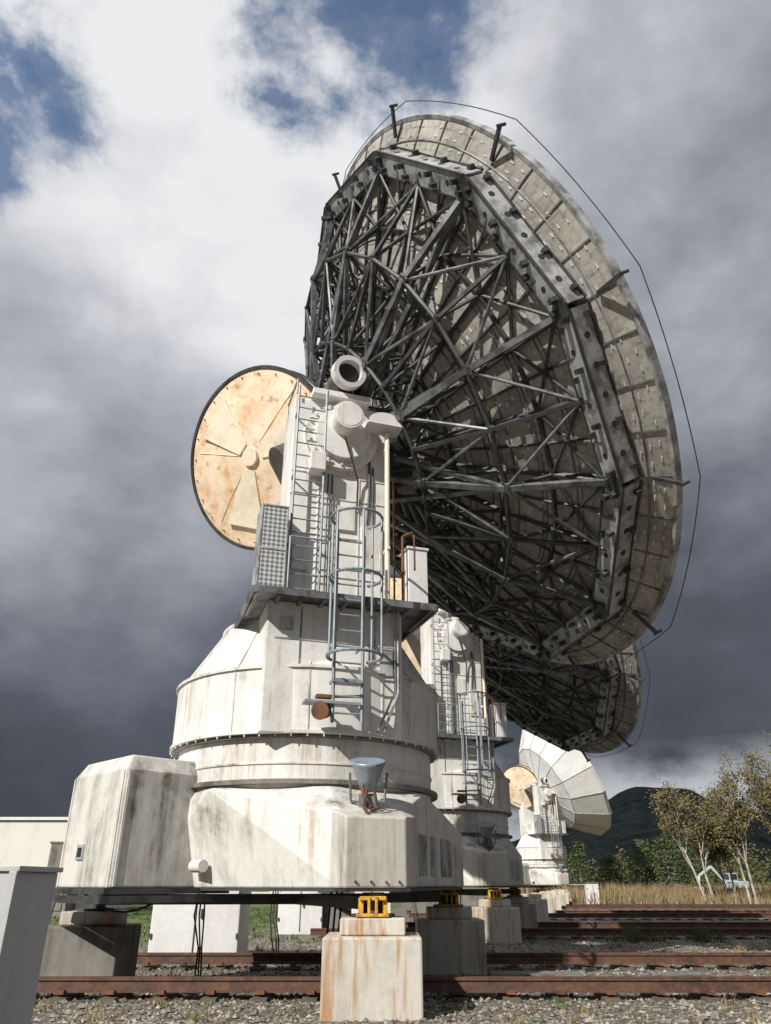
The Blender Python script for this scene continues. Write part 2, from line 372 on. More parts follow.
b=MB(); b.box((2.2,-1.30,6.74),(.55,.45,1.65)); part('perforated_guard',b.mesh('perforated_guard',M['perf']),YM)
b=MB()
for y in(-1.53,-1.07): b.box((2.2,y,6.74),(.58,.02,1.7))
b.box((2.2,-1.3,7.58),(.58,.48,.03)); b.box((2.48,-1.3,6.74),(.02,.46,.03)); b.box((2.48,-1.3,5.95),(.02,.46,.06))
part('guard_frame',b.mesh('guard_frame',M['plate']),YM)
b=MB(); b.pipe([(2.5,1.1,5.9),(2.5,1.1,7.3),(2.5,1.3,7.4)],.03); b.pipe([(2.3,1.0,5.9),(2.3,1.0,8.6)],.02); b.pipe([(2.85,1.2,6.5),(2.85,1.2,7.2)],.018)
b.cyl((2.75,-.34,3.95),(3.0,-.46,3.90),.12,n=20); b.cyl((3.0,-.46,3.90),(3.02,-.47,3.895),.14,n=20); b.pipe([(2.85,-.42,4.15),(2.85,.28,4.2)],.025)
b.box((2.85,-.38,4.15),(.15,.25,.05))
part('rusty_fittings',b.mesh('rusty_fittings',M['rust']),YM)
b=MB(); a0=Vector((1.7,-.1,10.95)); a1=Vector((2.45,-.03,10.82)); 
b.cyl(a0,a1,.24,n=28); b.box((1.9,0,10.6),(.5,.3,.45)); 
b.pipe([(1.9,.1,10.75),(1.6,1.3,11.0)],.03); b.pipe([(1.9,.1,10.5),(1.6,1.3,10.75)],.03)
for k in range(5): b.pipe([(1.9-.06*k,.2+.24*k,10.77+.05*k),(1.9-.06*k,.2+.24*k,10.52+.05*k)],.018)
part('sensor_mount',b.mesh('sensor_mount',M['steel']),YM)
b=MB(); d=(a1-a0).normalized(); q=d.to_track_quat('Z','Y').to_matrix().to_4x4(); q.translation=a1
b.lathe([(.35,-.04),(.35,.16),(.25,.16),(.24,-.02),(.0,-.02)],32)
part('sensor_ring',b.mesh('sensor_ring',M['dishw']),YM@q)
b=MB(); b.lathe([(.235,.0),(.0,.005)],24); part('sensor_lens',b.mesh('sensor_lens',M['black']),YM@q)
fb=LEG[0].normalized()*3.0
b=MB(); 
b.lathe([(0,-.3),(.12,-.28),(.17,-.1),(.25,.1),(.28,.16),(.22,.15),(.0,.10)],28)
Lm=Matrix.Translation((fb.x+.06,fb.y-.12,3.02))@Matrix.Rotation(R_(20),4,'X')
part('floodlight',b.mesh('floodlight',M['lens'],True),Lm)
b=MB(); b.box((fb.x+.05,fb.y-.02,2.58),(.26,.12,.26)); b.pipe([(fb.x-.22,fb.y-.1,3.0),(fb.x-.2,fb.y-.06,2.6),(fb.x+.3,fb.y-.06,2.6),(fb.x+.34,fb.y-.1,3.0)],.02)
part('floodlight_bracket',b.mesh('floodlight_bracket',M['steel']))
b=MB(); b.pipe(sag((fb.x-.03,fb.y-.2,2.8),(fb.x+.12,fb.y-.35,2.52),.12),.03); b.pipe([(fb.x+.05,fb.y-.3,2.75),(fb.x+.0,fb.y-.4,2.5),(fb.x+.08,fb.y-.48,2.38)],.025); b.pipe([(fb.x+.15,fb.y-.3,2.75),(fb.x+.2,fb.y-.3,2.5),(fb.x+.1,fb.y-.35,2.45)],.025)
part('floodlight_conduit',b.mesh('floodlight_conduit',M['rust']))
b=MB(); b.cyl((0,0,-.8),(0,0,.8),.95,n=32); b.cyl((-2.1,0,0),(2.1,0,0),.35,n=24)
part('elevation_body',b.mesh('elevation_body',M['steeldk']),DM)
# --- large round cover behind the tower
fdir=Vector((-.52,-.77,-.36)).normalized(); dpos=Vector((-1.52,.45,10.50)); DR=2.15
q=(-fdir).to_track_quat('Z','Y').to_matrix().to_4x4(); q.translation=dpos; DRM=q
b=MB(); b.lathe([(0,-.22),(.45,-.215),(1.3,-.13),(1.9,-.03),(DR-.03,0),(DR-.03,.5),(0,.5)],64)
part('counterweight_drum',b.mesh('counterweight_drum',M['orange']),DRM,.01)
b=MB(); b.lathe([(DR-.04,-.03),(DR+.04,-.03),(DR+.04,.10),(DR-.04,.10)],64)
b.lathe([(DR-.04,.42),(DR+.04,.42),(DR+.04,.5),(DR-.04,.5)],64)
part('drum_rim',b.mesh('drum_rim',M['steeldk']),DRM)
b=MB()
def dz(r): return -.22+ (r/1.9)**1.7*.2
for k in range(6):
    t=k*math.pi/3+.35
    pr=[(r*math.cos(t),r*math.sin(t),dz(r)-.01) for r in(.4,.9,1.4,1.85)]; b.pipe(pr,.02,4)
part('drum_ribs',b.mesh('drum_ribs',M['orange']),DRM)
b=MB()
for k,t in enumerate((.9,3.0,5.1)):
    def pp(r,a,o): return (r*math.cos(t+a),r*math.sin(t+a),dz(r)-o)
    v_=[pp(.35,.5,.05),pp(1.75,.33,.10),pp(1.75,-.33,.10),pp(.35,-.5,.05)]; v2=[pp(.35,.5,-.05),pp(1.75,.33,-.05),pp(1.75,-.33,-.05),pp(.35,-.5,-.05)]
    b.add(v_+v2,[(0,1,2,3),(0,4,5,1),(1,5,6,2),(2,6,7,3),(3,7,4,0)])
b.cyl((0,0,-.30),(0,0,-.2),.22,n=28)
b.add([(-1.9,-1.1,.1),(-2.35,-1.4,.1),(-1.6,-1.5,.1),(-1.9,-1.1,.2),(-2.35,-1.4,.2),(-1.6,-1.5,.2)],[(0,1,2),(3,5,4),(0,3,4,1),(1,4,5,2),(2,5,3,0)])
part('drum_plates',b.mesh('drum_plates',M['cream']),DRM,.008)
b=MB()
for k in range(24):
    t=k*math.pi/12; b.cyl((2.0*math.cos(t),2.0*math.sin(t),-.06),(2.0*math.cos(t),2.0*math.sin(t),.02),.016,n=6)
part('drum_bolts',b.mesh('drum_bolts',M['rust']),DRM)
# --- dish shell
nr,nt_=18,128; vs=[];fs=[];uvs=[]
rad=[.5+(RD-.5)*i/nr for i in range(nr+1)]
for off in(0,-.07):
    for r in rad:
        for j in range(nt_):
            t=2*math.pi*j/nt_; vs.append((r*math.cos(t),r*math.sin(t),surf(r)+off))
L=(nr+1)*nt_
for o,fl in((0,False),(L,True)):
    for i in range(nr):
        for j in range(nt_):
            k=(j+1)%nt_; q=[o+i*nt_+j,o+(i+1)*nt_+j,o+(i+1)*nt_+k,o+i*nt_+k]
            u=[(j/nt_,rad[i]/RD),(j/nt_,rad[i+1]/RD),((j+1)/nt_,rad[i+1]/RD),((j+1)/nt_,rad[i]/RD)]
            if fl: q=q[::-1];u=u[::-1]
            fs.append(q);uvs+=u
me=D.meshes.new('reflector_panels'); me.from_pydata(vs,[],fs); ul=me.uv_layers.new(name='UVMap')
ul.data.foreach_set('uv',[c for q in uvs for c in q]); me.materials.append(M['dish'])
for p in me.polygons: p.use_smooth=True
part('reflector_panels',me,PRM,0,'open')
b=MB(); b.lathe([(RD,.02),(RD+.02,.02),(RD+.02,-.12),(RD-.06,-.12),(RD-.06,-.06)],128)
part('reflector_rim',b.mesh('reflector_rim',M['plate']),PRM,0,'open')
b=MB()
for j in range(48):
    t=2*math.pi*j/48; c,s_=math.cos(t),math.sin(t)
    rr=np.linspace(1.5,RD-.06,8)
    for r0,r1 in zip(rr[:-1],rr[1:]):
        b.beam((c*r0,s_*r0,surf(r0)-.08),(c*r1,s_*r1,surf(r1)-.08),.03,.03)
for r in np.linspace(2.2,RD-.4,8):
    b.pipe([(r*math.cos(t),r*math.sin(t),surf(r)-.08) for t in np.linspace(0,2*math.pi,73)],.018,4)
part('panel_ribs',b.mesh('panel_ribs',M['steel']),PRM,0,'open')
b=MB()
for r in np.linspace(3.4,RD-.18,22):
    n=int(r*20)
    for j in range(n):
        if random.random()<.35: continue
        t=2*math.pi*(j+random.uniform(-.1,.1))/n; b.box((r*math.cos(t),r*math.sin(t),surf(r)-.075),(.02,.09,.02),t)
part('panel_clips',b.mesh('panel_clips',M['dishw']),PRM,0,'open')
PH=R_(15); NV=12
def pol(r,t,z): return Vector((r*math.cos(t),r*math.sin(t),z))
RO=.90*RD; ZO=-.85
Vx=[pol(RO,PH+k*2*math.pi/NV,ZO) for k in range(NV)]
g=MB(); hol=MB(); st=MB(); sd=MB(); pl2=MB()
for k in range(NV):
    a,c=Vx[k],Vx[(k+1)%NV]; d=(c-a).normalized(); out=((a+c)/2); out.z=0; out.normalize()
    mt=Matrix((d,out,Vector((0,0,1)))).transposed()
    Ln=(c-a).length
    g.box((a+c)/2,(Ln-.1,.34,.04),mat=mt)
    g.box((a+c)/2+out*.19+Vector((0,0,.19)),(Ln,.04,.42),mat=mt)
    g.box((a+c)/2-out*.19+Vector((0,0,.12)),(Ln,.04,.28),mat=mt)
    sd.box((a+c)/2+out*.215+Vector((0,0,-.02)),(Ln,.03,.05),mat=mt); sd.box((a+c)/2+out*.215+Vector((0,0,.40)),(Ln,.05,.05),mat=mt)
    sd.box((a+c)/2-out*.215+Vector((0,0,-.02)),(Ln,.03,.05),mat=mt)
    for f in np.linspace(.16,.84,5):
        p=a.lerp(c,f)+out*.211+Vector((0,0,.19)); hol.cyl(p,p+out*.006,.06,n=16)
    for f in (.2,.5,.8):
        p=a.lerp(c,f+.03)+Vector((0,0,-.021)); hol.cyl(p,p-Vector((0,0,.006)),.055,n=14)
    for f in (.02,.30,.62,.9):
        p=a.lerp(c,f+.03); sd.box(p-Vector((0,0,.08))+out*.08,(.09,.1,.14),mat=mt); sd.box(p-Vector((0,0,.08))-out*.10+d*.15,(.1,.08,.12),mat=mt)
        sd.box(p+out*.25+Vector((0,0,.3)),(.08,.1,.12),mat=mt)
    sd.cyl(a+Vector((0,0,-.04)),a+Vector((0,0,-.02)),.22,n=8)
    for i in range(4):
        p0=a.lerp(c,i/4); p1=a.lerp(c,(i+1)/4); pm=a.lerp(c,(i+.5)/4)
        rm=math.hypot(pm.x,pm.y)
        if rm+.1<RD-.15:
            qs=Vector((pm.x,pm.y,0)).normalized()*(rm+.1); qs.z=surf(rm)-.12
            sd.cyl(p0+Vector((0,0,.3)),qs,.03,n=6); sd.cyl(p1+Vector((0,0,.3)),qs,.03,n=6)
        q3=Vector((p0.x,p0.y,0)).normalized()*(math.hypot(p0.x,p0.y)-.6); q3.z=surf(q3.length)-.1; st.cyl(p0,q3,.03,n=6)
NR=24; lev=[(1.0,-3.35),(2.7,-2.85),(4.4,-2.05)]
rads=[]
for k in range(NR):
    t=PH+k*2*math.pi/NR
    ro=RO-.2 if k%2==0 else RO*math.cos(math.pi/NV)-.2
    B=[pol(r,t,z) for r,z in lev]+[pol(ro,t,ZO-.02)]
    T=[pol(r,t,surf(r)-.13) for r in(1.3,2.5,3.6,4.7,ro-.25)]
    rads.append((B,T))
for k in range(NR):
    B,T=rads[k]; B2,T2=rads[(k+1)%NR]; ev=k%2==0
    if ev:
        for i in range(3): pl2.beam(B[i],B[i+1],.11,.11)
    else:
        for i in (1,2): sd.beam(B[i],B[i+1],.07,.07)
    for i in range(4): sd.cyl(T[i],T[i+1],.05,n=6)
    for i in range(4):
        if i==0 and not ev: continue
        (st if ev else sd).cyl(B[i],T[i],.04,n=6)
        if i<3: sd.cyl(T[i+1],B[i],.04,n=6)
        if i<3: sd.cyl(T[i+1],B[i+1],.035,n=6)
    sd.cyl(T[4],B[3],.045,n=6)
    for i in range(1,3):
        sd.cyl(B[i],B2[i],.045,n=6)
        st.cyl(B[i] if ev else B2[i], B2[i+1] if ev else B[i+1],.035,n=6)
    for i in range(1,4):
        sd.beam(T[i],T2[i],.07,.07)
        sd.cyl(B[i],T2[i],.035,n=6); sd.cyl(B2[i],T[i],.035,n=6)
        m_=(T[i]+T2[i])/2; sd.cyl(m_,(T[i+1]+T2[i+1])/2,.03,n=6)
    for i in(1,2,3):
        sd.cyl(B[i]-Vector((0,0,.03)),B[i]+Vector((0,0,.06)),.12 if ev else .08,n=8)
        if ev: st.box(B[i],(.22,.22,.04),PH+k*2*math.pi/NR)
hub=MB(); hub.lathe([(0,-3.7),(1.0,-3.7),(1.0,-1.9),(0,-1.9)],32)
for s_ in(1,-1):
    base=Vector((s_*1.0,.0,-DP+.5))
    for k in range(0,NR,2):
        B,T=rads[k]
        if s_*B[2].x>2.0: pl2.beam(base,B[2],.09,.09)
        if s_*B[3].x>4.2: pl2.beam(base,B[3],.11,.11)
    base=Vector((0,s_*1.0,-DP+.3))
    for k in range(0,NR,2):
        B,T=rads[k]
        if s_*B[2].y>2.6: pl2.beam(base,B[2],.09,.09)
fz=3.2
for k in range(4):
    t=k*math.pi/2+math.pi/4; st.cyl(pol(5.0,t,surf(5.0)),pol(.5,t,fz),.07,n=8)
st.cyl((0,0,fz-.1),(0,0,fz+.5),.55,n=24)
part('ring_girder',g.mesh('ring_girder',M['plate']),PRM,0,'open')
part('girder_holes',hol.mesh('girder_holes',M['black']),PRM,0,'open')
part('truss_struts',st.mesh('truss_struts',M['steel']),PRM,0,'open')
part('truss_dark_struts',sd.mesh('truss_dark_struts',M['steeldk']),PRM,0,'open')
part('main_chords',pl2.mesh('main_chords',M['steel']),PRM,0,'open')
part('hub',hub.mesh('hub',M['steeldk']),PRM,0,'open')
b=MB(); w=MB(); tips=[]
for k in range(NV):
    t=PH+k*2*math.pi/NV; a=pol(RD*.955,t,-.32); c=pol(RD*1.045,t,-.25); b.beam(a,c,.06,.06); b.cyl(c-Vector((0,0,.06)),c+Vector((0,0,.12)),.03); tips.append(pol(RD*1.05,t,.1))
for k in range(NV):
    a,c=tips[k],tips[(k+1)%NV]; pts_=[]
    for i in range(9):
        f=i/8; p=a.lerp(c,f); o=Vector((p.x,p.y,0)).normalized(); pts_.append(p+o*(.10*4*f*(1-f)))
    w.pipe(pts_,.010,5)
part('wire_posts',b.mesh('wire_posts',M['steeldk']),PRM,0,'open'); part('perimeter_wire',w.mesh('perimeter_wire',M['steeldk']),PRM,0,'open')
b=MB(); n=16
b.lathe([(0,-3.5),(1.3,-3.5),(4.4,-2.7),(RD,-.35),(RD,0)]+[(r,surf(r)) for r in(5.6,4.6,3.6,2.6,1.6,.8,0)],n)
part('closed_reflector',b.mesh('closed_reflector',M['dishw']),PRM,0,'closed')
b=MB()
for j in range(n):
    t=2*math.pi*j/n; b.pipe([pol(1.3,t,-3.51),pol(4.4,t,-2.71),pol(RD,t,-.37),pol(RD,t,.02)],.03)
b.pipe([pol(4.4,2*math.pi*j/n,-2.71) for j in range(n+1)],.03); b.cyl((0,0,-4.2),(0,0,-3.4),1.2,n=24)
part('closed_reflector_seams',b.mesh('closed_reflector_seams',M['plate']),PRM,0,'closed')
def antenna(k,kind):
    e=D.objects.new('radio_telescope',None); S.collection.objects.link(e); e.location=C1+STEP*k
    for n_,me,mt,bv,gr in P:
        if gr in('all',kind): obj(n_,me,e,mt,bv)
    return e
antenna(0,'open'); antenna(1,'open'); antenna(5,'closed')
for k in(2,3,4,6):
    e=D.objects.new('foundation_pad',None); S.collection.objects.link(e); e.location=C1+STEP*k
    for n_,m_,bv in FOUND: obj(n_,m_,e,I4,bv)
# ------------------------------------------------------------------ ground
m,nt,b=newmat('gravel_ground')
tc=N(nt,'ShaderNodeTexCoord')
v=N(nt,'ShaderNodeTexVoronoi'); v.inputs['Scale'].default_value=16; nt.links.new(tc.outputs['Object'],v.inputs[0])
sep=N(nt,'ShaderNodeSeparateColor'); nt.links.new(v.outputs['Color'],sep.inputs[0])
c=ramp(nt,sep.outputs[0],[(0,(.07,.06,.052)),(.5,(.17,.152,.13)),(1,(.36,.33,.28))])
n1=noise(nt,(1,1,1),.35,5,.65); n2=noise(nt,(1,1,1),1.8,4,.7,loc=(5,5,5))
c=mixc(nt,ramp(nt,n1,[(.45,0),(.62,.6)]),c,(.15,.115,.08))
c=mixc(nt,ramp(nt,n2,[(.60,0),(.72,.55)]),c,(.09,.09,.045))
nt.links.new(c,b.inputs['Base Color']); b.inputs['Roughness'].default_value=.95
bump(nt,b,v.outputs['Distance'],.8,.05)
M['gravel']=m
def grassmat(name,c1,c2,c3):
    m,nt,b=newmat(name); n1=noise(nt,(1,1,1),.5,5,.7); n2=noise(nt,(1,1,1),9,4,.7)
    c=mixc(nt,ramp(nt,n1,[(.4,0),(.6,1)]),c1,c2); c=mixc(nt,ramp(nt,n2,[(.45,0),(.65,1)]),c,c3)
    nt.links.new(c,b.inputs['Base Color']); b.inputs['Roughness'].default_value=.9; return m
M['lawn']=grassmat('green_grass',(.06,.11,.025),(.10,.14,.035),(.13,.14,.05))
M['dry']=grassmat('dry_grass',(.28,.20,.10),(.17,.13,.06),(.36,.28,.16))
M['field']=grassmat('meadow_soil',(.16,.13,.06),(.10,.11,.04),(.22,.18,.09))
b=MB(); b.add([(-3000,-300,0),(3000,-300,0),(3000,4000,0),(-3000,4000,0)],[(0,1,2,3)]); obj('ground',b.mesh('ground',M['gravel']))
b=MB(); b.add([(-90,23,.004),(-8.5,21,.004),(-3.0,30,.004),(1,60,.004),(4,140,.004),(-90,140,.004)],[(0,1,2,3,4,5)]); obj('lawn',b.mesh('lawn',M['lawn']))
vs=[];fs=[];nx,ny=60,40
for j in range(ny+1):
    for i in range(nx+1):
        x=14+ (i/nx)*186; y=62+(j/ny)*300 - .12*(x-14)*(1-j/ny)
        h=min(1,max(0,(j)/4))*min(1,(x-14)/8)*1.0+.15*math.sin(x*.3+y*.2)
        vs.append((x,y,.01+max(0,h) if 0<j and 0<i else -.05))
for j in range(ny):
    for i in range(nx):
        a=j*(nx+1)+i; fs.append((a,a+1,a+nx+2,a+nx+1))
b=MB(); b.add(vs,fs); obj('meadow',b.mesh('meadow',M['field'],True))
def stones(n,xr,yf,smin,smax):
    b=MB(); 
    base=[(1,0,0),(0,1,0),(-1,0,0),(0,-1,0),(0,0,1),(0,0,-1)]; F=[(0,1,4),(1,2,4),(2,3,4),(3,0,4),(1,0,5),(2,1,5),(3,2,5),(0,3,5)]
    for _ in range(n):
        y=yf(); x=random.uniform(*xr)*y
        s_=random.uniform(smin,smax)*(1.6 if random.random()<.06 else 1); a=random.random()*6.28; ca,sa=math.cos(a),math.sin(a)
        o=[(s_*random.uniform(.7,1.2)*p[0],s_*random.uniform(.5,1)*p[1],s_*random.uniform(.4,.8)*p[2]) for p in base]
        b.add([(x+p[0]*ca-p[1]*sa,y+p[0]*sa+p[1]*ca,p[2]+s_*.2) for p in o],F)
    return b
m,nt,bb=newmat('stone_mix'); oi=noise(nt,(1,1,1),5,2,.9)
nt.links.new(ramp(nt,oi,[(.35,(.08,.07,.06)),(.5,(.20,.178,.15)),(.65,(.42,.39,.33))]),bb.inputs['Base Color']); bb.inputs['Roughness'].default_value=.9; M['stone']=m
b=stones(20000,(-.55,.62),lambda:9.5+(random.random()**1.7)*26,.02,.055); obj('gravel_stones',b.mesh('gravel_stones',M['stone']))
def rail(b,x0,x1,y):
    zb=.10
    prof=[(-.09,0),(.09,0),(.09,.02),(.02,.04),(.02,.13),(.045,.145),(.045,.19),(-.045,.19),(-.045,.145),(-.02,.13),(-.02,.04),(-.09,.02)]
    n=len(prof); vs=[(x,y+p,zb+z) for x in(x0,x1) for p,z in prof]
    b.add(vs,[(i,(i+1)%n,n+(i+1)%n,n+i) for i in range(n)]+[tuple(range(n)),tuple(range(2*n-1,n-1,-1))])
for k in range(8):
    e=D.objects.new('railway_track',None); S.collection.objects.link(e)
    o=STEP*k; x0=-5.7+o.x; x1=34+o.x*.5
    b=MB(); s2=MB(); fx=MB()
    for y in(12.75,17.0):
        rail(b,x0,x1,y+o.y); b.box(((x0+x1)/2,y+o.y+.24,.15),(x1-x0-.5,.05,.12))
    xx=x0+.3
    while xx<x1:
        for y in(12.75,17.0):
            s2.box((xx,y+o.y+.16,-.01),(.22,.9,.12),random.uniform(-.04,.04)); fx.box((xx,y+o.y-.13,.11),(.12,.08,.05)); fx.box((xx,y+o.y+.13,.11),(.12,.08,.05))
        xx+=.72
    obj('rails',b.mesh('rails',M['rail']),e); obj('sleepers',s2.mesh('sleepers',M['wood']),e); obj('rail_clips',fx.mesh('rail_clips',M['rust']),e)
b=MB()
for x,y,w_,d_ in((2.6,15.0,1.6,.7),(5.0,14.8,.8,.5),(9,28.6,1.8,.8)): b.box((x,y,.06),(w_,d_,.14),random.uniform(-.1,.1))
obj('concrete_slab',b.mesh('concrete_slab',M['concdk'],),None,None,.02)
def blades(name,gen,n,mat,hmin,hmax,wd=.015,per=14,spread=.15):
    vs=np.zeros((n*per*3,3)); k=0
    for _ in range(n):
        x,y,z=gen(); hs=random.uniform(hmin,hmax)
        for _ in range(per):
            a=random.random()*6.28; r=random.random()*spread; px=x+math.cos(a)*r; py=y+math.sin(a)*r
            hh=hs*random.uniform(.5,1.1); lx=random.gauss(0,.25)*hh; ly=random.gauss(0,.25)*hh; b2=random.random()*3.14
            dx,dy=math.cos(b2)*wd,math.sin(b2)*wd
            vs[k]=(px-dx,py-dy,z);vs[k+1]=(px+dx,py+dy,z);vs[k+2]=(px+lx,py+ly,z+hh);k+=3
    me=D.meshes.new(name); me.from_pydata(vs.tolist(),[],[(i,i+1,i+2) for i in range(0,k,3)]); me.materials.append(mat)
    return obj(name,me)
def g1():
    y=10.5+random.random()**1.2*30; x=random.uniform(-.5,.6)*y
    return x,y,0
blades('weeds',g1,190,M['lawn'],.06,.2,.012)
blades('dry_weeds',g1,200,M['dry'],.06,.25,.01)
def gb():
    return random.choice([7.5,9.2,2.5,12])+random.gauss(0,.3), random.choice([24.5,25.3,31.,24.9])+random.gauss(0,.3),0
blades('shrub_weeds',gb,40,M['lawn'],.3,.6,.02,16,.25)
def g2():
    x=random.uniform(15,75); y=random.uniform(60,95)-.12*(x-14); return x,y,.5 if y>66 else 0.1
blades('dry_reeds',g2,3600,M['dry'],.5,1.3,.05,10,.5)
def g3():
    x=random.uniform(-40,-2); y=random.uniform(24,60); return x,y,0
blades('lawn_grass',g3,2000,M['lawn'],.08,.2,.03,10,.3)
# ------------------------------------------------------------------ trees
def leafm(name,cols):
    m,nt,b=newmat(name); n=noise(nt,(1,1,1),1.1,3,.7)
    nt.links.new(ramp(nt,n,cols),b.inputs['Base Color']); b.inputs['Roughness'].default_value=.8
    return m
M['leafy']=leafm('autumn_birch_leaves',[(.35,(.05,.05,.018)),(.5,(.13,.11,.035)),(.65,(.22,.165,.06))])
M['leafg']=leafm('dark_green_leaves',[(.35,(.018,.034,.011)),(.5,(.045,.075,.02)),(.68,(.12,.14,.04))])
M['leafm']=leafm('mixed_leaves',[(.35,(.025,.03,.01)),(.5,(.07,.075,.02)),(.68,(.15,.12,.04))])
def leaves(cent,n,sz,mat,name,parent):
    cs=[];fs=[]
    for (c,r) in cent:
        for _ in range(n):
            d=Vector((random.gauss(0,1),random.gauss(0,1),random.gauss(0,.8))); p=c+d*r*.5
            a=Vector((random.gauss(0,1),random.gauss(0,1),random.gauss(0,1))).normalized()*sz*random.uniform(.6,1.3)
            bb=a.orthogonal().normalized()*sz*random.uniform(.4,.9)
            o=len(cs); cs+=[p-a,p+bb,p+a,p-bb]; fs.append((o,o+1,o+2,o+3))
    me=D.meshes.new(name); me.from_pydata([tuple(c) for c in cs],[],fs); me.materials.append(mat); return obj(name,me,parent)
def birch(x,y,h,spread,ln=26,z0=0,leafmat='leafy',stems=2):
    e=D.objects.new('birch_tree',None); S.collection.objects.link(e); e.location=(x,y,z0)
    b=MB(); tips=[]
    def grow(p,d,l,r,depth):
        n=4; q=p
        for i in range(n):
            d=(d+Vector((random.gauss(0,.08),random.gauss(0,.08),.05))).normalized(); q2=q+d*l/n
            b.cyl(q,q2,r*(1-.18*i),r*(1-.18*(i+1)),n=6,cap=False); q=q2
            if depth<3 and i>=1:
                for _ in range(2):
                    a=random.random()*6.28; sd_=Vector((math.cos(a),math.sin(a),random.uniform(.3,.9))).normalized()
                    grow(q,(d*.7+sd_*spread).normalized(),l*random.uniform(.35,.55),r*.42,depth+1)
        if depth>=2: tips.append((q,.55))
    for s_ in range(stems): grow(Vector((s_*.5,0,-.1)),Vector((random.gauss(0,.12),random.gauss(0,.1),1)).normalized(),h*.74*random.uniform(.85,1),.11,0)
    obj('trunk_and_limbs',b.mesh('trunk_and_limbs',M['bark']),e)
    leaves(tips,ln,.10,M[leafmat],'leaves',e); return e
random.seed(11)
birch(23.9,62,7.0,.6,9); birch(26.2,60,8.4,.65,11); birch(28.6,59,9.2,.75,12); birch(30.6,61,8.6,.7,13); birch(27.2,66,6.2,.7,13); birch(32.5,58,8.6,.7,13)
def pine(x,y,h,w,z0=.3,mat='leafg'):
    e=D.objects.new('pine_tree',None); S.collection.objects.link(e); e.location=(x,y,z0)
    b=MB(); b.cyl((0,0,-.4),(0,0,h*.95),.16,.03,n=8); ct=[]
    L_=int(h*1.8)
    for i in range(L_):
        f=i/L_; z=h*(.12+.86*f); rr=w*(1-f)**.7*random.uniform(.75,1.1)
        for k in range(7):
            a=k*.9+i*1.3+random.random()*.5; p=Vector((math.cos(a)*rr,math.sin(a)*rr,z-rr*.12))
            b.cyl((0,0,z),p,.035,.01,n=5,cap=False); ct+=[(p,.55),(p*.6+Vector((0,0,z*.4)),.6)]
    obj('trunk_and_branches',b.mesh('trunk_and_branches',M['bark']),e); leaves(ct,20,.12,M[mat],'needles',e)
for x,y,h,w_ in((24.6,90,4.4,1.9),(27.2,86,5.6,2.7),(29.2,85,6.0,2.6),(31.2,88,5.6,2.5),(34,92,6.0,2.6),(23.2,98,6.0,1.5)): pine(x,y,h,w_)
ct=[]
for i in range(420):
    x=random.uniform(24,150); y=random.uniform(105,150)+x*.2; hh=random.uniform(2,5.5)+ (1.5 if x>45 else 0)
    for z in np.arange(.6,hh,1.1): ct.append((Vector((x+random.gauss(0,.6),y+random.gauss(0,.6),z+.4)),1.3*(1.15-z/hh*.5)))
leaves(ct,16,.28,M['leafm'],'distant_trees',None)
# ------------------------------------------------------------------ hill
m,nt,b=newmat('cloud_shaded_forest_hill'); n1=noise(nt,(1,1,1),.06,6,.75); n2=noise(nt,(1,1,1),.012,4,.6,loc=(30,3,2))
c=ramp(nt,n1,[(.35,(.006,.009,.010)),(.5,(.012,.016,.017)),(.68,(.022,.027,.023))]); c=mixc(nt,ramp(nt,n2,[(.45,0),(.6,.6)]),c,(.013,.018,.023))  # cloud shade over the forest is put into these dark bluish base colours
nt.links.new(c,b.inputs['Base Color']); b.inputs['Roughness'].default_value=1; b.inputs['Specular IOR Level'].default_value=0; bump(nt,b,n1,.6,4); M['hill']=m
from mathutils import noise as mn
vs=[];fs=[];nx,ny=220,50
def hillh(x):
    pr=[(-900,35),(-300,45),(0,55),(120,46),(170,64),(215,92),(262,114),(300,112),(340,92),(400,76),(470,58),(600,54),(900,60),(1500,40)]
    for (a,ha),(c_,hc) in zip(pr[:-1],pr[1:]):
        if a<=x<=c_: 
            f=(x-a)/(c_-a); f=f*f*(3-2*f); return ha+(hc-ha)*f
    return 30
for j in range(ny+1):
    for i in range(nx+1):
        x=-700+i/nx*2000; y=560+j/ny*480; f=math.sin(min(1,j/ny*1.0)*math.pi*.5)
        z=hillh(x)*f+mn.fractal(Vector((x*.012,y*.012,1)),1,2,6)*7*f+mn.noise(Vector((x*.12,y*.12,0)))*2.2*f-1
        vs.append((x*y/800,y*1.0,z*y/1000+0))
for j in range(ny):
    for i in range(nx):
        a=j*(nx+1)+i; fs.append((a,a+1,a+nx+2,a+nx+1))
b=MB(); b.add(vs,fs); obj('hill',b.mesh('hill',M['hill'],True))
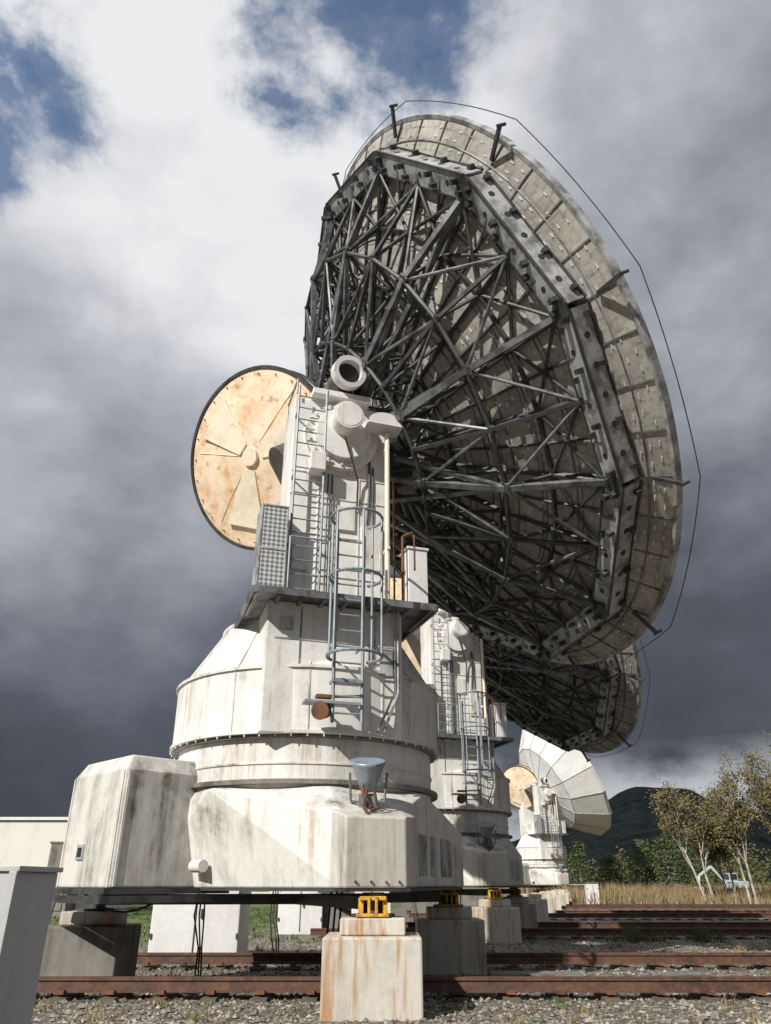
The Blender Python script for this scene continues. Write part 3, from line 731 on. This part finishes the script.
# ------------------------------------------------------------------ buildings
def building(x0,x1,y0,dp,h,nw,name='low_building'):
    e=D.objects.new(name,None); S.collection.objects.link(e); e.location=((x0+x1)/2,y0+dp/2,0)
    w_=x1-x0
    b=MB(); b.box((0,0,h/2-.1),(w_,dp,h+.2)); obj('walls',b.mesh('walls',M['bldg']),e)
    b=MB(); b.box((0,0,h+.12),(w_+.3,dp+.3,.16)); obj('roof',b.mesh('roof',M['dishw']),e)
    gl=MB(); fr=MB()
    for i in range(nw):
        x=-w_/2+(i+.5)*w_/nw; gl.box((x,-dp/2-.01,1.6),(1.5,.06,1.1)); 
        for dx in(-.78,0,.78): fr.box((x+dx,-dp/2-.03,1.6),(.07,.1,1.24))
        for dz_ in(-.6,.6): fr.box((x,-dp/2-.03,1.6+dz_),(1.5,.1,.07))
    obj('windows',gl.mesh('windows',M['glass']),e); obj('window_frames',fr.mesh('window_frames',M['dishw']),e)
    b=MB(); b.box((w_/2-1.2,-dp/2-.03,1.05),(1.0,.1,2.1)); obj('door',b.mesh('door',M['steel']),e)
building(-42,-18.2,46,14,4.75,6); building(-24,-4,74,10,4.2,7)
b=MB(); b.box((-16.8,43,1.7),(1.3,1.4,3.4)); b.box((-16.8,43,3.45),(1.45,1.5,.1)); b.box((-16.8,42.27,1.6),(.9,.04,2.6)); obj('outdoor_unit_cabinet',b.mesh('outdoor_unit_cabinet',M['concdk']),None,None,.02)
def cabinet(x,y,w_,d_,h,name='equipment_cabinet',mat='white'):
    e=D.objects.new(name,None); S.collection.objects.link(e); e.location=(x,y,0)
    b=MB(); b.box((0,0,h/2+.05),(w_,d_,h)); obj('body',b.mesh('body',M[mat]),e,None,.02)
    b=MB(); b.box((0,0,h+.08),(w_+.1,d_+.1,.06)); b.box((0,0,.04),(w_+.1,d_+.1,.12)); obj('cap_and_plinth',b.mesh('cap_and_plinth',M['concdk']),e)
    b=MB(); b.box((0,-d_/2-.012,h/2+.05),(.02,.02,h*.85)); b.box((w_*.07,-d_/2-.03,h*.55),(.04,.05,.18))
    for z in(.3,.8):
        for s_ in(-1,1): b.box((s_*(w_/2-.03),-d_/2-.015,h*z),(.04,.04,.1))
    obj('door_hardware',b.mesh('door_hardware',M['steeldk']),e); return e
cabinet(-4.1,18.9,1.9,1.4,1.7,mat='dishw'); cabinet(-2.7,27.2,1.4,1.2,1.7,mat='dishw'); cabinet(-.4,24,1.1,1.0,1.6,mat='dishw'); cabinet(15.9,64,.9,.7,1.5,mat='dishw')
e=D.objects.new('metal_cabinet',None); S.collection.objects.link(e); e.location=(-2.80,5.3,0)
e.rotation_euler=(0,0,R_(-6))
b=MB(); b.box((0,0,.79),(1.2,.5,1.56)); obj('body',b.mesh('body',M['grey']),e,None,.015)
b=MB(); b.box((.585,-.262,.79),(.05,.03,1.56)); b.box((0,0,1.585),(1.24,.54,.03)); b.box((-.1,-.257,.79),(.9,.012,1.3)); b.box((.25,-.275,.9),(.03,.03,.16)); obj('door_and_trim',b.mesh('door_and_trim',M['grey']),e,None,.004)
# ------------------------------------------------------------------ excavator
e=D.objects.new('excavator',None); S.collection.objects.link(e); e.location=(31.4,75,.6); e.rotation_euler=(0,0,R_(8)); e.scale=(.75,.75,.75)
b=MB()
for s_ in(-.9,.9):
    b.cyl((-1.4,s_-.22,.35),(-1.4,s_+.22,.35),.35,n=16); b.cyl((1.4,s_-.22,.35),(1.4,s_+.22,.35),.35,n=16); b.box((0,s_,.35),(2.8,.4,.62))
obj('tracks',b.mesh('tracks',M['black']),e)
b=MB(); b.box((.5,0,1.15),(2.2,1.9,.75)); b.box((-.2,-.5,1.9),(1.1,.85,1.0)); b.beam((-.5,.4,1.3),(-2.2,.4,3.1),.28,.34); b.beam((-2.2,.4,3.1),(-3.9,.4,2.1),.22,.28)
obj('body_and_boom',b.mesh('body_and_boom',M['teal']),e,None,.04)
b=MB(); b.beam((-3.9,.4,2.1),(-4.1,.4,.9),.2,.24); b.prism([(-4.5,.0),(-3.7,.0),(-3.7,.8),(-4.5,.8)],.3,.9); obj('stick_and_bucket',b.mesh('stick_and_bucket',M['dishw']),e,None,.04)
b=MB(); b.box((-.22,-.95,2.0),(.85,.03,.6)); b.box((-.77,-.5,2.0),(.03,.65,.6)); obj('cab_windows',b.mesh('cab_windows',M['glass']),e)
# car
e=D.objects.new('parked_car',None); S.collection.objects.link(e); e.location=(18.0,76,0); e.rotation_euler=(0,0,R_(12))
def sect(y,w,z0,z1): return [(-w/2,y,z0),(w/2,y,z0),(w/2,y,z1),(-w/2,y,z1)]
def loft(secs):
    b=MB(); vs=[p for s_ in secs for p in s_]; fs=[(0,1,2,3)]; n=len(secs)
    for i in range(n-1):
        for j in range(4): fs.append((i*4+j,i*4+4+j,i*4+4+(j+1)%4,i*4+(j+1)%4))
    fs.append(tuple(range(4*n-1,4*n-5,-1))); return b.add(vs,fs)
obj('body',loft([sect(-2.1,1.5,.35,.65),sect(-1.9,1.7,.28,.85),sect(-.9,1.75,.25,.95),sect(1.7,1.75,.25,1.0),sect(2.1,1.6,.35,.85)]).mesh('body',M['carblue']),e,None,.08)
obj('windows',loft([sect(-1.1,1.55,.9,.96),sect(-.3,1.3,.9,1.42),sect(1.2,1.3,.9,1.45),sect(1.9,1.5,.9,1.0)]).mesh('windows',M['glass']),e,None,.05)
b=MB(); b.box((0,.45,1.45),(1.25,1.5,.05)); b.box((-.6,-2.05,.7),(.3,.1,.14)); b.box((.6,-2.05,.7),(.3,.1,.14)); obj('roof_and_lights',b.mesh('roof_and_lights',M['dishw']),e,None,.02)
b=MB()
for x in(-.8,.8):
    for y in(-1.3,1.35): b.cyl((x-.1,y,.32),(x+.1,y,.32),.32,n=20)
obj('wheels',b.mesh('wheels',M['black']),e)
# ------------------------------------------------------------------ world
W=D.worlds.new('World'); S.world=W; W.use_nodes=True; nt=W.node_tree
for n in list(nt.nodes): nt.nodes.remove(n)
out=N(nt,'ShaderNodeOutputWorld')
sky=N(nt,'ShaderNodeTexSky',sky_type='NISHITA',sun_disc=False)
sund=Vector((-.50,-.66,.56)).normalized()
sky.sun_elevation=math.asin(sund.z); sky.sun_rotation=math.atan2(sund.x,sund.y)%(2*math.pi)
bg1=N(nt,'ShaderNodeBackground'); bg1.inputs[1].default_value=.15; nt.links.new(sky.outputs[0],bg1.inputs[0])
def dotw(v):
    tc=N(nt,'ShaderNodeTexCoord'); d=N(nt,'ShaderNodeVectorMath',operation='DOT_PRODUCT'); nt.links.new(tc.outputs['Generated'],d.inputs[0]); d.inputs[1].default_value=v; return d.outputs['Value']
z=dotw((0,0,1))
nA=noise(nt,(1,1,1.6),2.3,3,.5,.1,'Generated',(2.3,1.1,.4))
nB=noise(nt,(1,1,1.5),5.0,8,.56,.12,'Generated',(7.3,3.1,5.4))
nC=noise(nt,(1,1,1.2),7.0,8,.62,.1,'Generated',(1.3,9.1,2.4))
def cen(n_,k): return math_(nt,'MULTIPLY',math_(nt,'SUBTRACT',n_,.5),k)
zz_=math_(nt,'ADD',z,cen(nA,.70))
zz_=math_(nt,'ADD',zz_,cen(nB,.66))
lob=ramp(nt,dotw((-.28,.60,.74)),[(.76,0),(1.0,1)])
zz_=math_(nt,'ADD',zz_,math_(nt,'MULTIPLY',lob,.28))
rl=ramp(nt,dotw((.70,.42,.58)),[(.60,0),(1.0,1)]); zz_=math_(nt,'SUBTRACT',zz_,math_(nt,'MULTIPLY',rl,.16))
ld=ramp(nt,dotw((-.42,.88,.22)),[(.80,0),(1.0,1)]); zz_=math_(nt,'SUBTRACT',zz_,math_(nt,'MULTIPLY',ld,.06))
cl=ramp(nt,zz_,[(0.0,(.060,.069,.087)),(.22,(.092,.103,.128)),(.40,(.175,.192,.228)),(.56,(.30,.318,.362)),(.74,(.47,.487,.53)),(.90,(.72,.73,.76)),(1.0,(.84,.845,.86))])
strip=ramp(nt,z,[(.02,0),(.05,1),(.10,1),(.16,0)])
sl=ramp(nt,dotw((.394,.909,.131)),[(.90,0),(.98,1)])
st_=math_(nt,'MULTIPLY',math_(nt,'MULTIPLY',strip,sl),ramp(nt,nB,[(.42,0),(.56,1)]))
cl=mixc(nt,st_,cl,(.52,.54,.58))
bg2=N(nt,'ShaderNodeBackground'); nt.links.new(cl,bg2.inputs[0]); bg2.inputs[1].default_value=1.0
mb=math_(nt,'MAXIMUM',dotw((-.02,.475,.88)),math_(nt,'SUBTRACT',dotw((-.43,.46,.775)),.003))
mb=math_(nt,'ADD',mb,cen(nC,.05))
mask=ramp(nt,mb,[(.987,0),(.997,1)])
ms=N(nt,'ShaderNodeMixShader'); nt.links.new(mask,ms.inputs[0]); nt.links.new(bg2.outputs[0],ms.inputs[1]); nt.links.new(bg1.outputs[0],ms.inputs[2]); nt.links.new(ms.outputs[0],out.inputs[0])
sl_=D.lights.new('sun','SUN'); sl_.energy=5.0; sl_.angle=R_(.5); sl_.color=(1,.955,.88)
so=D.objects.new('sun',sl_); S.collection.objects.link(so); so.rotation_euler=sund.to_track_quat('Z','Y').to_euler()
cam=D.cameras.new('camera'); cam.sensor_fit='VERTICAL'; cam.sensor_height=36; cam.sensor_width=27.1; cam.lens=740/1024*36; cam.clip_end=6000; cam.clip_start=.05
co=D.objects.new('camera',cam); S.collection.objects.link(co); co.location=(0,0,1.5); co.rotation_euler=(R_(90+26.7),0,0); S.camera=co
S.view_settings.view_transform='Standard'; S.view_settings.look='None'; S.view_settings.exposure=0
